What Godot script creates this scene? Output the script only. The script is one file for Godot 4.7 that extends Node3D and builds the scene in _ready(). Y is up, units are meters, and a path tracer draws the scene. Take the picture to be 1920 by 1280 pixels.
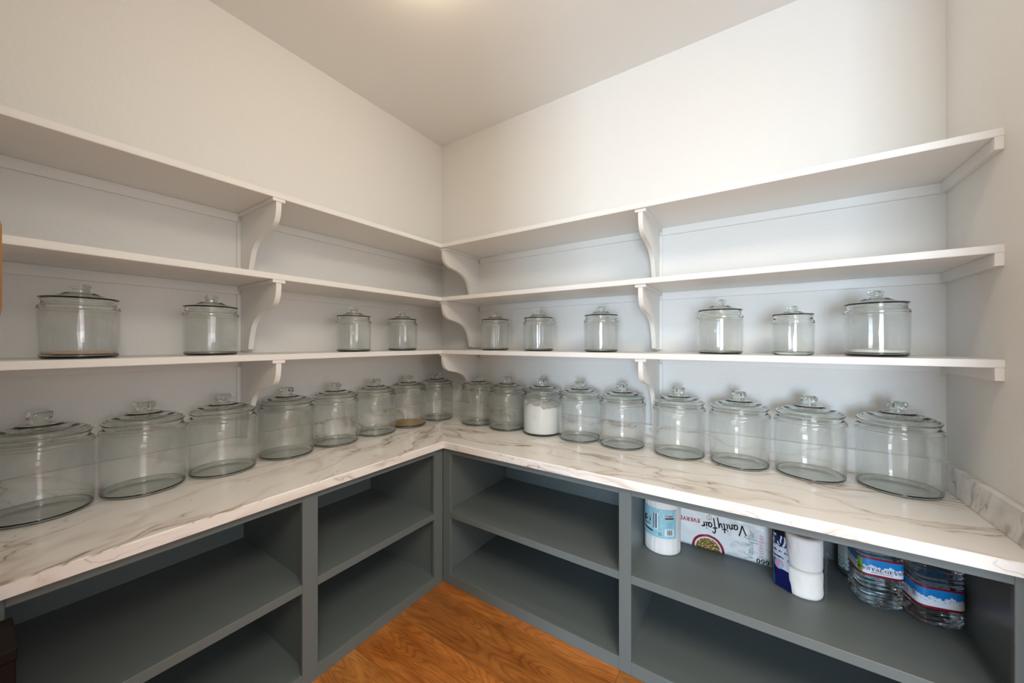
extends Node3D

# ---------------------------------------------------------------- dimensions (metres)
const XA := -2.37          # inner face of the left wall
const ZB := -2.40          # inner face of the back wall
const XC := 0.72           # inner face of the right wall
const ZD := 0.06           # inner face of the doorway wall
const HC := 3.342          # ceiling
const SA := -1.935         # shelf front, left run
const SB := -1.955         # shelf front, back run
const KA := -1.645         # worktop front, left run
const KB := -1.68          # worktop front, back run
const BA := -1.672         # cabinet face, left run
const BB := -1.704         # cabinet face, back run
const CT := 0.914          # worktop height
const ST := 0.028          # shelf thickness
const LEVELS := [1.491, 1.886, 2.286]

var M := {}
var used := {}
var rng := RandomNumberGenerator.new()


# ================================================================ helpers
class MB:
	var st := SurfaceTool.new()
	var grain := 0

	func _init(g := 0) -> void:
		grain = g
		st.begin(Mesh.PRIMITIVE_TRIANGLES)

	func uv_of(p: Vector3, n: Vector3) -> Vector2:
		var a := n.abs()
		var k := 0 if a.x > a.y and a.x > a.z else (1 if a.y > a.z else 2)
		var rest := [1, 2] if k == 0 else ([0, 2] if k == 1 else [0, 1])
		var u: int = rest[0]
		var v: int = rest[1]
		if v == grain:
			u = rest[1]
			v = rest[0]
		return Vector2(p[u], p[v])

	func vert(p: Vector3, n: Vector3, uv: Vector2) -> void:
		st.set_normal(n)
		st.set_uv(uv)
		st.add_vertex(p)

	func tri(a: Vector3, b: Vector3, c: Vector3, out: Vector3) -> void:
		var n := (b - a).cross(c - a)
		if n.length_squared() < 1e-16:
			return
		n = n.normalized()
		if n.dot(out) < 0.0:
			n = -n
			var t := b
			b = c
			c = t
		# clockwise seen from outside
		vert(a, n, uv_of(a, n))
		vert(c, n, uv_of(c, n))
		vert(b, n, uv_of(b, n))

	func quad(a: Vector3, b: Vector3, c: Vector3, d: Vector3, out: Vector3) -> void:
		tri(a, b, c, out)
		tri(a, c, d, out)

	# chamfered box between two corners
	func box(lo: Vector3, hi: Vector3, ch := 0.0) -> void:
		var mid := (lo + hi) * 0.5
		var h := (hi - lo).abs() * 0.5
		ch = minf(ch, minf(h.x, minf(h.y, h.z)) * 0.9)
		for ax in 3:
			var u := (ax + 1) % 3
			var v := (ax + 2) % 3
			for s in [-1.0, 1.0]:
				var n := Vector3.ZERO
				n[ax] = s
				var q := []
				for k in [[-1, -1], [1, -1], [1, 1], [-1, 1]]:
					var p := Vector3.ZERO
					p[ax] = s * h[ax]
					p[u] = k[0] * (h[u] - ch)
					p[v] = k[1] * (h[v] - ch)
					q.append(mid + p)
				quad(q[0], q[1], q[2], q[3], n)
		if ch <= 0.0:
			return
		for ax in 3:
			var u := (ax + 1) % 3
			var v := (ax + 2) % 3
			for su in [-1.0, 1.0]:
				for sv in [-1.0, 1.0]:
					var q := []
					for k in [[-1, 0], [1, 0], [1, 1], [-1, 1]]:
						var p := Vector3.ZERO
						p[ax] = k[0] * (h[ax] - ch)
						p[u] = su * (h[u] - (0.0 if k[1] == 0 else ch))
						p[v] = sv * (h[v] - (ch if k[1] == 0 else 0.0))
						q.append(mid + p)
					var n := Vector3.ZERO
					n[u] = su
					n[v] = sv
					quad(q[0], q[1], q[2], q[3], n)
		for sx in [-1.0, 1.0]:
			for sy in [-1.0, 1.0]:
				for sz in [-1.0, 1.0]:
					var s := Vector3(sx, sy, sz)
					tri(mid + s * Vector3(h.x, h.y - ch, h.z - ch), mid + s * Vector3(h.x - ch, h.y, h.z - ch), mid + s * Vector3(h.x - ch, h.y - ch, h.z), s)

	# prism: outline in (a, b) axes, extruded along axis ax from t0 to t1; smooth sides when asked
	func prism(outline: PackedVector2Array, ax: int, ua: int, vb: int, t0: float, t1: float) -> void:
		var ids := Geometry2D.triangulate_polygon(outline)
		var mk := func(p: Vector2, t: float) -> Vector3:
			var r := Vector3.ZERO
			r[ua] = p.x
			r[vb] = p.y
			r[ax] = t
			return r
		var n0 := Vector3.ZERO
		n0[ax] = -signf(t1 - t0)
		for i in range(0, ids.size(), 3):
			tri(mk.call(outline[ids[i]], t0), mk.call(outline[ids[i + 1]], t0), mk.call(outline[ids[i + 2]], t0), n0)
			tri(mk.call(outline[ids[i]], t1), mk.call(outline[ids[i + 1]], t1), mk.call(outline[ids[i + 2]], t1), -n0)
		var sgn := -1.0 if Geometry2D.is_polygon_clockwise(outline) else 1.0
		for i in outline.size():
			var a := outline[i]
			var b := outline[(i + 1) % outline.size()]
			var e := (b - a)
			var o2 := Vector2(e.y, -e.x) * sgn
			var o := Vector3.ZERO
			o[ua] = o2.x
			o[vb] = o2.y
			quad(mk.call(a, t0), mk.call(b, t0), mk.call(b, t1), mk.call(a, t1), o)

	# surface from a grid of points; normals from the grid; outward side given by flip
	func grid(pts: Array, uvs: Array, closed_u: bool, flip := false) -> void:
		var rows := pts.size()
		var cols: int = pts[0].size()
		var nor := []
		for i in rows:
			var row := PackedVector3Array()
			for j in cols:
				var i0 := maxi(i - 1, 0)
				var i1 := mini(i + 1, rows - 1)
				var j0 := j - 1
				var j1 := j + 1
				if closed_u:
					j0 = (cols - 2) if j == 0 else j0
					j1 = 1 if j == cols - 1 else j1
				else:
					j0 = maxi(j0, 0)
					j1 = mini(j1, cols - 1)
				var du: Vector3 = pts[i][j1] - pts[i][j0]
				var dv: Vector3 = pts[i1][j] - pts[i0][j]
				var n := dv.cross(du)
				if n.length_squared() < 1e-18:
					# a pole: look one row along
					var ii := 1 if i == 0 else rows - 2
					du = pts[ii][j1] - pts[ii][j0]
					n = dv.cross(du)
				row.append((-n if flip else n).normalized())
			nor.append(row)
		for i in rows - 1:
			for j in cols - 1:
				var ids := [[i, j], [i, j + 1], [i + 1, j + 1], [i + 1, j]]
				var a: Vector3 = pts[i][j]
				var b: Vector3 = pts[i][j + 1]
				var c: Vector3 = pts[i + 1][j + 1]
				var d: Vector3 = pts[i + 1][j]
				for t in [[0, 1, 2], [0, 2, 3]]:
					var q := [a, b, c, d]
					var fn: Vector3 = (q[t[1]] - q[t[0]]).cross(q[t[2]] - q[t[0]])
					if fn.length_squared() < 1e-20:
						continue
					var want: Vector3 = nor[ids[t[0]][0]][ids[t[0]][1]] + nor[ids[t[1]][0]][ids[t[1]][1]] + nor[ids[t[2]][0]][ids[t[2]][1]]
					var order: Array = [t[0], t[2], t[1]] if fn.dot(want) > 0.0 else [t[0], t[1], t[2]]
					for k in order:
						vert(q[k], nor[ids[k][0]][ids[k][1]], uvs[ids[k][0]][ids[k][1]] if uvs.size() else Vector2.ZERO)

	# closed lathe: profile runs up the outside and down the inside; shape(angle, radius, height) may bend the radius
	func lathe(prof: PackedVector2Array, seg := 64, shape = null, at := Vector3.ZERO) -> void:
		var np := prof.size()
		var pn := PackedVector2Array()
		for i in np:
			var a := prof[maxi(i - 1, 0)]
			var b := prof[mini(i + 1, np - 1)]
			var t := (prof[i] - a).normalized() + (b - prof[i]).normalized()
			var n := Vector2(t.y, -t.x).normalized()
			if prof[i].x < 1e-5:
				n = Vector2(0, signf(n.y) if absf(n.y) > 0.01 else -1.0)
			pn.append(n)
		for i in np - 1:
			for j in seg:
				var p := []
				var nn := []
				var uv := []
				for k in [[i, j], [i, j + 1], [i + 1, j + 1], [i + 1, j]]:
					var ang: float = TAU * k[1] / seg
					var pr := prof[k[0]]
					var r := pr.x
					if shape != null:
						r = shape.call(ang, pr.x, pr.y)
					p.append(at + Vector3(cos(ang) * r, pr.y, sin(ang) * r))
					nn.append(Vector3(cos(ang) * pn[k[0]].x, pn[k[0]].y, sin(ang) * pn[k[0]].x))
					uv.append(Vector2(ang / TAU, pr.y))
				if shape != null:
					for q in 4:
						var kk: Array = [[i, j], [i, j + 1], [i + 1, j + 1], [i + 1, j]][q]
						var ang: float = TAU * kk[1] / seg
						var e := 0.02
						var pr := prof[kk[0]]
						var ra: float = shape.call(ang - e, pr.x, pr.y)
						var rb: float = shape.call(ang + e, pr.x, pr.y)
						var tang := Vector3(cos(ang + e) * rb - cos(ang - e) * ra, 0, sin(ang + e) * rb - sin(ang - e) * ra)
						if tang.length() > 1e-6:
							var radial := Vector3(tang.z, 0, -tang.x).normalized()
							nn[q] = (radial * pn[kk[0]].x + Vector3(0, pn[kk[0]].y, 0)).normalized()
				for t in [[0, 1, 2], [0, 2, 3]]:
					var fn: Vector3 = (p[t[1]] - p[t[0]]).cross(p[t[2]] - p[t[0]])
					if fn.length_squared() < 1e-22:
						continue
					var want: Vector3 = nn[t[0]] + nn[t[1]] + nn[t[2]]
					var order: Array = [t[0], t[2], t[1]] if fn.dot(want) > 0.0 else t
					for k in order:
						vert(p[k], nn[k], uv[k])

	func done() -> ArrayMesh:
		return st.commit()


func numbered(called: String) -> String:
	var n: int = used.get(called, 0)
	used[called] = n + 1
	return called if n == 0 else "%s_%03d" % [called, n]


func tag(o: Node, label: String, category := "", group := "", kind := "") -> void:
	if label:
		o.set_meta("label", label)
	if category:
		o.set_meta("category", category)
	if group:
		o.set_meta("group", group)
	if kind:
		o.set_meta("kind", kind)


func obj(called: String, mesh: Mesh, m: Material, parent: Node = self) -> MeshInstance3D:
	var o := MeshInstance3D.new()
	o.name = numbered(called) if parent == self else called
	o.mesh = mesh
	o.material_override = m
	parent.add_child(o, true)
	return o


func thing(called: String, label: String, category: String, at := Vector3.ZERO, group := "") -> Node3D:
	var o := Node3D.new()
	o.name = numbered(called)
	o.position = at
	tag(o, label, category, group)
	add_child(o, true)
	return o


func struct(called: String, mesh: Mesh, m: Material, label := "", category := "") -> MeshInstance3D:
	var o := obj(called, mesh, m)
	tag(o, label, category, "", "structure")
	return o


func boxm(lo: Vector3, hi: Vector3, ch := 0.0, grain := 0) -> ArrayMesh:
	var b := MB.new(grain)
	b.box(lo, hi, ch)
	return b.done()


func mat(c: Color, rough := 0.6, spec := 0.5) -> StandardMaterial3D:
	var m := StandardMaterial3D.new()
	m.albedo_color = c
	m.roughness = rough
	m.metallic_specular = spec
	return m


func noise(seed_: int, freq: float, oct := 3) -> FastNoiseLite:
	var n := FastNoiseLite.new()
	n.seed = seed_
	n.frequency = freq
	n.noise_type = FastNoiseLite.TYPE_SIMPLEX_SMOOTH
	n.fractal_type = FastNoiseLite.FRACTAL_FBM
	n.fractal_octaves = oct
	return n


func rough_height(seed_: int, freq: float) -> NoiseTexture2D:
	var t := NoiseTexture2D.new()
	t.width = 512
	t.height = 512
	t.seamless = true
	t.noise = noise(seed_, freq, 3)
	return t


func glass(tint: Color, rough := 0.0) -> StandardMaterial3D:
	var m := StandardMaterial3D.new()
	m.albedo_color = Color(tint.r, tint.g, tint.b, 0.0)
	m.roughness = rough
	m.refraction_enabled = true
	m.refraction_scale = 0.05
	m.transparency = BaseMaterial3D.TRANSPARENCY_ALPHA
	return m


# ---------------------------------------------------------------- computed textures
func marble(seed_: int, w: int, h: int, size: Vector2, along: float, cloud := Color(0.855, 0.795, 0.745), amount := 1.0) -> ImageTexture:
	var im := Image.create(w, h, false, Image.FORMAT_RGB8)
	var n1 := noise(seed_, 1.0, 4)
	var n2 := noise(seed_ + 7, 1.0, 3)
	var nm := noise(seed_ + 13, 1.0, 2)
	var wp := noise(seed_ + 21, 1.0, 3)
	var ca := cos(along)
	var sa := sin(along)
	var base := Color(0.965, 0.95, 0.93)
	var vein := Color(0.50, 0.45, 0.40)
	for j in h:
		for i in w:
			var x := size.x * i / w
			var y := size.y * j / h
			var a := ca * x + sa * y
			var b := -sa * x + ca * y
			var wx := wp.get_noise_2d(a * 1.8, b * 3.0)
			var wy := wp.get_noise_2d(a * 1.8 + 31.0, b * 3.0)
			var fine := wp.get_noise_2d(a * 9.0, b * 22.0)
			var bb := b + 0.085 * wx + 0.007 * fine
			var aa := a + 0.20 * wy
			var v1 := absf(n1.get_noise_2d(aa * 0.85, bb * 3.4))
			var v2 := absf(n2.get_noise_2d(aa * 0.6 + 40.0, bb * 2.4))
			var v3 := absf(n1.get_noise_2d(aa * 1.6 + 9.0, bb * 7.5))
			var msk := smoothstep(-0.25, 0.25, nm.get_noise_2d(a * 1.0, b * 2.6))
			var m2 := smoothstep(-0.05, 0.45, nm.get_noise_2d(a * 1.3 + 20.0, b * 3.4))
			var grit := (0.75 + 0.5 * fine) * amount
			var col := base.lerp(cloud, clampf((0.85 * msk * (1.0 - smoothstep(0.0, 0.20, v1)) + 0.60 * (1.0 - smoothstep(0.0, 0.13, v2))) * grit, 0.0, 1.0))
			col = col.lerp(vein, clampf((0.85 * msk * (1.0 - smoothstep(0.0, 0.026, v1)) + 0.60 * m2 * (1.0 - smoothstep(0.0, 0.020, v2)) + 0.45 * m2 * (1.0 - smoothstep(0.0, 0.035, v3))) * grit, 0.0, 0.75))
			im.set_pixel(i, j, col)
	return ImageTexture.create_from_image(im)


func wood(seed_: int, w: int, h: int, size: Vector2, lo: Color, hi: Color) -> ImageTexture:
	var im := Image.create(w, h, false, Image.FORMAT_RGB8)
	var n1 := noise(seed_, 1.0, 3)
	var n2 := noise(seed_ + 5, 1.0, 2)
	var n3 := noise(seed_ + 9, 1.0, 3)
	for j in h:
		for i in w:
			var x := size.x * i / w
			var y := size.y * j / h
			var field := n2.get_noise_2d(x * 0.7, y * 4.5)
			var rings := 0.5 + 0.5 * sin(field * 55.0 + y * 90.0)
			var fine := n1.get_noise_2d(x * 10.0, y * 260.0)
			var tone := n3.get_noise_2d(x * 1.6, y * 7.0)
			var t := clampf(0.64 - 0.22 * pow(rings, 3.0) + 0.34 * fine + 0.34 * tone, 0.0, 1.0)
			im.set_pixel(i, j, lo.lerp(hi, t))
	return ImageTexture.create_from_image(im)


func materials() -> void:
	M.wall = mat(Color(0.932, 0.925, 0.908), 0.75, 0.3)
	M.wall.normal_enabled = true
	M.wall.normal_texture = rough_height(3, 0.05)
	M.wall.normal_texture.as_normal_map = true
	M.wall.normal_scale = 0.12
	M.wall.uv1_triplanar = true
	M.wall.uv1_world_triplanar = true
	M.wall.uv1_scale = Vector3(1.6, 1.6, 1.6)
	M.ceiling = mat(Color(0.955, 0.95, 0.938), 0.9, 0.2)
	M.shelf = mat(Color(0.93, 0.922, 0.905), 0.42, 0.4)
	M.cabinet = mat(Color(0.42, 0.455, 0.455), 0.38, 0.4)
	M.hall_wall = mat(Color(0.87, 0.87, 0.87), 0.8, 0.3)
	M.hall_floor = mat(Color(0.74, 0.60, 0.46), 0.5, 0.4)
	M.dark = mat(Color(0.10, 0.065, 0.05), 0.6, 0.3)
	M.board = mat(Color(0.72, 0.50, 0.27), 0.55, 0.4)
	var mt := marble(11, 1536, 352, Vector2(3.2, 0.74), 0.30)
	M.marble_a = mat(Color(1, 1, 1), 0.20, 0.5)
	M.marble_a.albedo_texture = mt
	M.marble_a.uv1_scale = Vector3(1.0 / 3.2, 1.0 / 0.74, 1.0)
	M.marble_a.uv1_offset = Vector3(0.8, 0.2, 0.0)
	M.marble_b = mat(Color(1, 1, 1), 0.20, 0.5)
	M.marble_b.albedo_texture = marble(37, 1536, 352, Vector2(3.2, 0.74), -0.12)
	M.marble_b.uv1_scale = Vector3(1.0 / 3.2, 1.0 / 0.74, 1.0)
	M.marble_b.uv1_offset = Vector3(0.75, 0.27, 0.0)
	M.marble_c = mat(Color(1, 1, 1), 0.2, 0.5)
	M.marble_c.albedo_texture = marble(61, 768, 256, Vector2(1.2, 0.4), 1.05, Color(0.78, 0.78, 0.77), 0.75)
	M.marble_c.uv1_scale = Vector3(1.0 / 1.2, 1.0 / 0.4, 1.0)
	var lo := Color(0.52, 0.29, 0.11)
	var hi := Color(0.88, 0.60, 0.32)
	for k in 3:
		var wm := mat([Color(1, 1, 1), Color(0.90, 0.87, 0.84), Color(1.0, 0.95, 0.88)][k], 0.32, 0.5)
		wm.albedo_texture = wood(71 + 10 * k, 1024, 256, Vector2(2.0, 0.27), lo, hi)
		wm.uv1_scale = Vector3(0.5, 1.0 / 0.27, 1.0)
		M["oak%d" % k] = wm
	M.glass = glass(Color(0.99, 0.997, 0.992))
	M.glass_base = glass(Color(0.93, 0.955, 0.94))
	M.glass_knob = glass(Color(0.90, 0.925, 0.91))
	M.glass_lid = glass(Color(0.955, 0.975, 0.96))
	M.glass_hazy = glass(Color(0.93, 0.95, 0.925), 0.16)
	M.pane = mat(Color(0.62, 0.68, 0.63, 0.06), 0.02)
	M.pane.transparency = BaseMaterial3D.TRANSPARENCY_ALPHA
	M.pane_hazy = mat(Color(0.66, 0.69, 0.64, 0.16), 0.05)
	M.pane_hazy.transparency = BaseMaterial3D.TRANSPARENCY_ALPHA
	M.water = glass(Color(0.90, 0.95, 0.97))
	M.water.refraction_scale = 0.033
	M.film = glass(Color(0.97, 0.98, 0.99), 0.08)
	M.flour = mat(Color(0.92, 0.915, 0.90), 0.95, 0.1)
	M.sand = mat(Color(0.86, 0.74, 0.66), 0.95, 0.1)
	M.residue = mat(Color(0.70, 0.56, 0.36), 0.9, 0.1)
	M.paper = mat(Color(0.92, 0.92, 0.91), 0.9, 0.2)
	M.plastic_white = mat(Color(0.88, 0.89, 0.90), 0.35, 0.5)
	M.ink = mat(Color(0.05, 0.05, 0.06), 0.5, 0.3)
	M.ink_red = mat(Color(0.68, 0.10, 0.20), 0.5, 0.3)
	M.ink_pink = mat(Color(0.84, 0.62, 0.68), 0.5, 0.3)
	M.ink_grey = mat(Color(0.62, 0.67, 0.68), 0.5, 0.3)
	M.ink_navy = mat(Color(0.07, 0.13, 0.26), 0.5, 0.3)
	M.ink_white = mat(Color(0.95, 0.96, 0.96), 0.5, 0.3)
	M.ink_plum = mat(Color(0.45, 0.06, 0.18), 0.5, 0.3)


# ================================================================ main
func _ready() -> void:
	rng.seed = 5
	# --- camera
	var cam := Camera3D.new()
	cam.name = "camera"
	cam.fov = rad_to_deg(2.0 * atan(640.0 / 676.0))
	cam.near = 0.02
	cam.position = Vector3(0, 1.552, 0)
	cam.rotation = Vector3(0.0012, 0.5865, 0)
	cam.current = true
	add_child(cam)
	# --- environment: a plain overcast sky beyond the hall window
	var env := Environment.new()
	env.background_mode = Environment.BG_COLOR
	env.background_color = Color(0.75, 0.82, 0.92)
	env.background_energy_multiplier = 1.0
	env.tonemap_mode = Environment.TONE_MAPPER_LINEAR
	env.tonemap_exposure = 1.09
	env.sdfgi_enabled = true
	env.ssao_enabled = true
	env.ssil_enabled = true
	var we := WorldEnvironment.new()
	we.name = "environment"
	we.environment = env
	add_child(we)
	# --- daylight: a glazed door and an added fill window at the side of the room that the pantry opens to
	daylight("window_daylight", Vector3(1.4, 1.15, 4.96), 0.0, Color(0.81, 0.91, 1.0), Vector2(1.8, 2.2), 26.0)
	daylight("added_side_fill", Vector3(4.96, 1.9, 0.5), PI / 2, Color(0.98, 0.98, 1.0), Vector2(2.2, 1.4), 2.4)  # unseen source added to fill the left wall with light

	materials()
	room()
	hall()
	ceiling_lamp(Vector3(-1.24, HC, -1.10), "round flush ceiling lamp nearer the left wall of the pantry")
	ceiling_lamp(Vector3(-0.40, HC, -1.10), "round flush ceiling lamp nearer the right wall of the pantry")
	added_fill_panel(Vector3(1.15, HC, 0.55))
	worktop()
	cabinets()
	shelves()
	jars()
	goods()
	left_edge()


# an area light shines along its own -Z
func daylight(called: String, at: Vector3, turn: float, c: Color, size: Vector2, energy: float) -> void:
	var day := AreaLight3D.new()
	day.name = called
	day.area_size = size
	day.light_color = c
	day.light_energy = energy
	day.area_normalize_energy = true
	day.area_range = 12.0
	day.area_attenuation = 2.0
	day.shadow_enabled = true
	day.position = at
	day.rotation.y = turn
	add_child(day)


# ================================================================ the room
func room() -> void:
	struct("wall_left", boxm(Vector3(XA - 0.12, 0, ZB - 0.12), Vector3(XA, HC, ZD + 0.12)), M.wall, "plain off-white painted wall behind the left run of shelves", "wall")
	struct("wall_back", boxm(Vector3(XA, 0, ZB - 0.12), Vector3(XC + 0.12, HC, ZB)), M.wall, "plain off-white painted wall behind the right-hand run of shelves", "wall")
	struct("wall_right", boxm(Vector3(XC, 0, ZB), Vector3(XC + 0.12, HC, -1.15)), M.wall, "narrow off-white wall where the shelves end at the right", "wall")
	struct("wall_front", boxm(Vector3(XA, 0, ZD), Vector3(-0.45, HC, ZD + 0.12)), M.wall, "off-white wall beside the pantry doorway, left of the viewer", "wall")
	# the entry cuts the corner and is open to the ceiling; the camera stands in it
	struct("ceiling", boxm(Vector3(XA - 0.12, HC, ZB - 0.12), Vector3(5.12, HC + 0.12, 5.12)), M.ceiling, "flat white pantry ceiling", "ceiling")
	var f := struct("floor", boxm(Vector3(XA - 0.12, -0.12, ZB - 0.12), Vector3(5.12, -0.012, 5.12)), M.hall_floor, "warm brown oak plank floor between the two base cabinets", "floor")
	# planks run along the back wall
	var z := -1.622 - 0.268
	var row := 0
	while z < 1.2:
		var z1 := z + 0.268
		var x: float = XA + [1.65, 0.07, 0.30, 1.0, 1.4, 0.8, 0.4, 1.2][row % 8] - 1.7
		while x < 1.6:
			var x0 := maxf(x, XA)
			var x1 := minf(x + 1.9, 1.6)
			if x1 - x0 > 0.02:
				var m := MB.new(0)
				m.box(Vector3(x0 + 0.0006, -0.012, z + 0.0006), Vector3(x1 - 0.0006, 0.0, z1 - 0.0006), 0.0012)
				obj("plank", m.done(), M["oak%d" % rng.randi_range(0, 2)], f)
			x += 1.9
		z = z1
		row += 1


# the large daylit room that the pantry opens to
func hall() -> void:
	struct("wall_hall_left", boxm(Vector3(XA - 0.12, 0, ZD + 0.12), Vector3(XA, HC, 5.0)), M.hall_wall, "white side wall of the room outside the pantry doorway", "wall")
	struct("wall_hall_near", boxm(Vector3(XC + 0.12, 0, ZB - 0.12), Vector3(5.0, HC, ZB)), M.hall_wall, "white wall of the outer room, in line with the pantry's back wall", "wall")
	var b := MB.new()
	b.box(Vector3(XA - 0.12, 0, 5.0), Vector3(0.5, HC, 5.12))
	b.box(Vector3(2.3, 0, 5.0), Vector3(5.12, HC, 5.12))
	b.box(Vector3(0.5, 2.3, 5.0), Vector3(2.3, HC, 5.12))
	b.box(Vector3(0.5, 0, 5.0), Vector3(2.3, 0.05, 5.12))
	struct("wall_hall_end", b.done(), M.hall_wall, "white end wall with a tall window, facing the pantry's back wall", "wall")
	b = MB.new()
	b.box(Vector3(5.0, 0, ZB - 0.12), Vector3(5.12, HC, -0.6))
	b.box(Vector3(5.0, 0, 1.6), Vector3(5.12, HC, 5.0))
	b.box(Vector3(5.0, 2.6, -0.6), Vector3(5.12, HC, 1.6))
	b.box(Vector3(5.0, 0, -0.6), Vector3(5.12, 1.2, 1.6))
	struct("wall_hall_right", b.done(), M.hall_wall, "white wall with an added fill window, facing the pantry's left wall", "wall")
	window_pane("window_1", Vector3(0.5, 0.05, 5.05), Vector3(2.3, 2.3, 5.08), Color(0.83, 0.91, 1.0), "tall bright window opposite the pantry's back wall")
	window_pane("window_2", Vector3(5.05, 1.2, -0.6), Vector3(5.08, 2.6, 1.6), Color(0.98, 0.98, 1.0), "added out-of-view fill window above counter height, opposite the pantry's left wall")  # glowing pane added out of view, pairs with the side fill light


func window_pane(called: String, lo: Vector3, hi: Vector3, c: Color, label: String) -> void:
	var wm := mat(Color(0.9, 0.9, 0.9), 0.5)
	wm.emission_enabled = true
	wm.emission = c
	wm.emission_energy_multiplier = 2.0
	struct(called, boxm(lo, hi), wm, label, "window")


func ceiling_lamp(at: Vector3, label: String) -> void:
	var t := thing("ceiling_lamp", label, "lamp", at, "flush ceiling lamps")
	var b := MB.new()
	b.lathe(PackedVector2Array([Vector2(0, -0.03), Vector2(0.10, -0.03), Vector2(0.118, -0.026), Vector2(0.12, -0.02), Vector2(0.12, 0.0), Vector2(0, 0.0)]), 40)
	obj("base", b.done(), mat(Color(0.8, 0.78, 0.74), 0.4), t)
	var d := MB.new()
	var pr := PackedVector2Array()
	for i in 13:
		var a := PI / 2 * i / 12.0
		pr.append(Vector2(0.115 * sin(a), -0.03 - 0.065 * cos(a)))
	pr.append(Vector2(0.112, -0.03))
	pr.append(Vector2(0.0, -0.03))
	d.lathe(pr, 40)
	var lm := mat(Color(1, 0.93, 0.82), 0.6)
	lm.emission_enabled = true
	lm.emission = Color(1.0, 0.86, 0.66)
	lm.emission_energy_multiplier = 2.5
	obj("diffuser", d.done(), lm, t)
	var l := OmniLight3D.new()
	l.name = "lamp_light"
	l.light_color = Color(1.0, 0.93, 0.82)
	l.light_energy = 0.175
	l.light_size = 0.10
	l.omni_range = 8.0
	l.omni_attenuation = 2.0
	l.shadow_enabled = true
	l.position = Vector3(0, -0.062, 0)
	t.add_child(l)


func added_fill_panel(at: Vector3) -> void:  # added unseen fill light that brightens the left wall under its shelves
	var t := thing("added_fill_panel", "added flat square fill light in the room outside the pantry, out of view", "ceiling light", at)
	obj("frame", boxm(Vector3(-0.62, -0.03, -0.62), Vector3(0.62, 0.0, 0.62), 0.004), mat(Color(0.85, 0.85, 0.85), 0.5), t)
	var lm := mat(Color(1, 0.97, 0.93), 0.6)
	lm.emission_enabled = true
	lm.emission = Color(1.0, 0.95, 0.87)
	lm.emission_energy_multiplier = 1.5
	obj("fill_diffuser", boxm(Vector3(-0.6, -0.034, -0.6), Vector3(0.6, -0.0305, 0.6)), lm, t)
	var l := AreaLight3D.new()
	l.name = "fill_panel_light"
	l.area_size = Vector2(1.2, 1.2)
	l.light_color = Color(1.0, 0.95, 0.87)
	l.light_energy = 7.0
	l.area_normalize_energy = true
	l.area_range = 12.0
	l.area_attenuation = 2.0
	l.shadow_enabled = true
	l.position = Vector3(0, -0.04, 0)
	l.rotation.x = -PI / 2
	t.add_child(l)


# ================================================================ worktop
func worktop() -> void:
	var t := thing("worktop", "L-shaped white marble worktop with grey-brown veins, carrying the large jars", "worktop")
	var e := 0.004
	var th := 0.042
	# left slab: mitred where it meets the back slab
	var a := MB.new(2)
	a.prism(PackedVector2Array([Vector2(XA, ZD), Vector2(KA - e, ZD), Vector2(KA - e, KB - e), Vector2(XA, ZB)]), 1, 0, 2, CT - 0.0, CT - e)
	a.prism(PackedVector2Array([Vector2(XA, ZD), Vector2(KA, ZD), Vector2(KA, KB), Vector2(XA, ZB)]), 1, 0, 2, CT - e, CT - th)
	a.quad(Vector3(KA - e, CT, ZD), Vector3(KA - e, CT, KB - e), Vector3(KA, CT - e, KB), Vector3(KA, CT - e, ZD), Vector3(1, 1, 0))
	obj("slab", a.done(), M.marble_a, t)
	var b := MB.new(0)
	b.prism(PackedVector2Array([Vector2(XA, ZB), Vector2(XC, ZB), Vector2(XC, KB - e), Vector2(KA - e, KB - e)]), 1, 0, 2, CT, CT - e)
	b.prism(PackedVector2Array([Vector2(XA, ZB), Vector2(XC, ZB), Vector2(XC, KB), Vector2(KA, KB)]), 1, 0, 2, CT - e, CT - th)
	b.quad(Vector3(KA - e, CT, KB - e), Vector3(XC, CT, KB - e), Vector3(XC, CT - e, KB), Vector3(KA, CT - e, KB), Vector3(0, 1, 1))
	obj("slab", b.done(), M.marble_b, t)
	var hs := CT + 0.115
	obj("backsplash", boxm(Vector3(XA, CT, ZB), Vector3(XA + 0.022, hs, ZD), 0.002, 2), M.marble_a, t)
	obj("backsplash", boxm(Vector3(XA + 0.022, CT, ZB), Vector3(XC, hs, ZB + 0.022), 0.002, 0), M.marble_b, t)
	obj("backsplash", boxm(Vector3(XC - 0.022, CT, ZB + 0.022), Vector3(XC, hs, KB + 0.004), 0.002, 2), M.marble_c, t)


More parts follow.
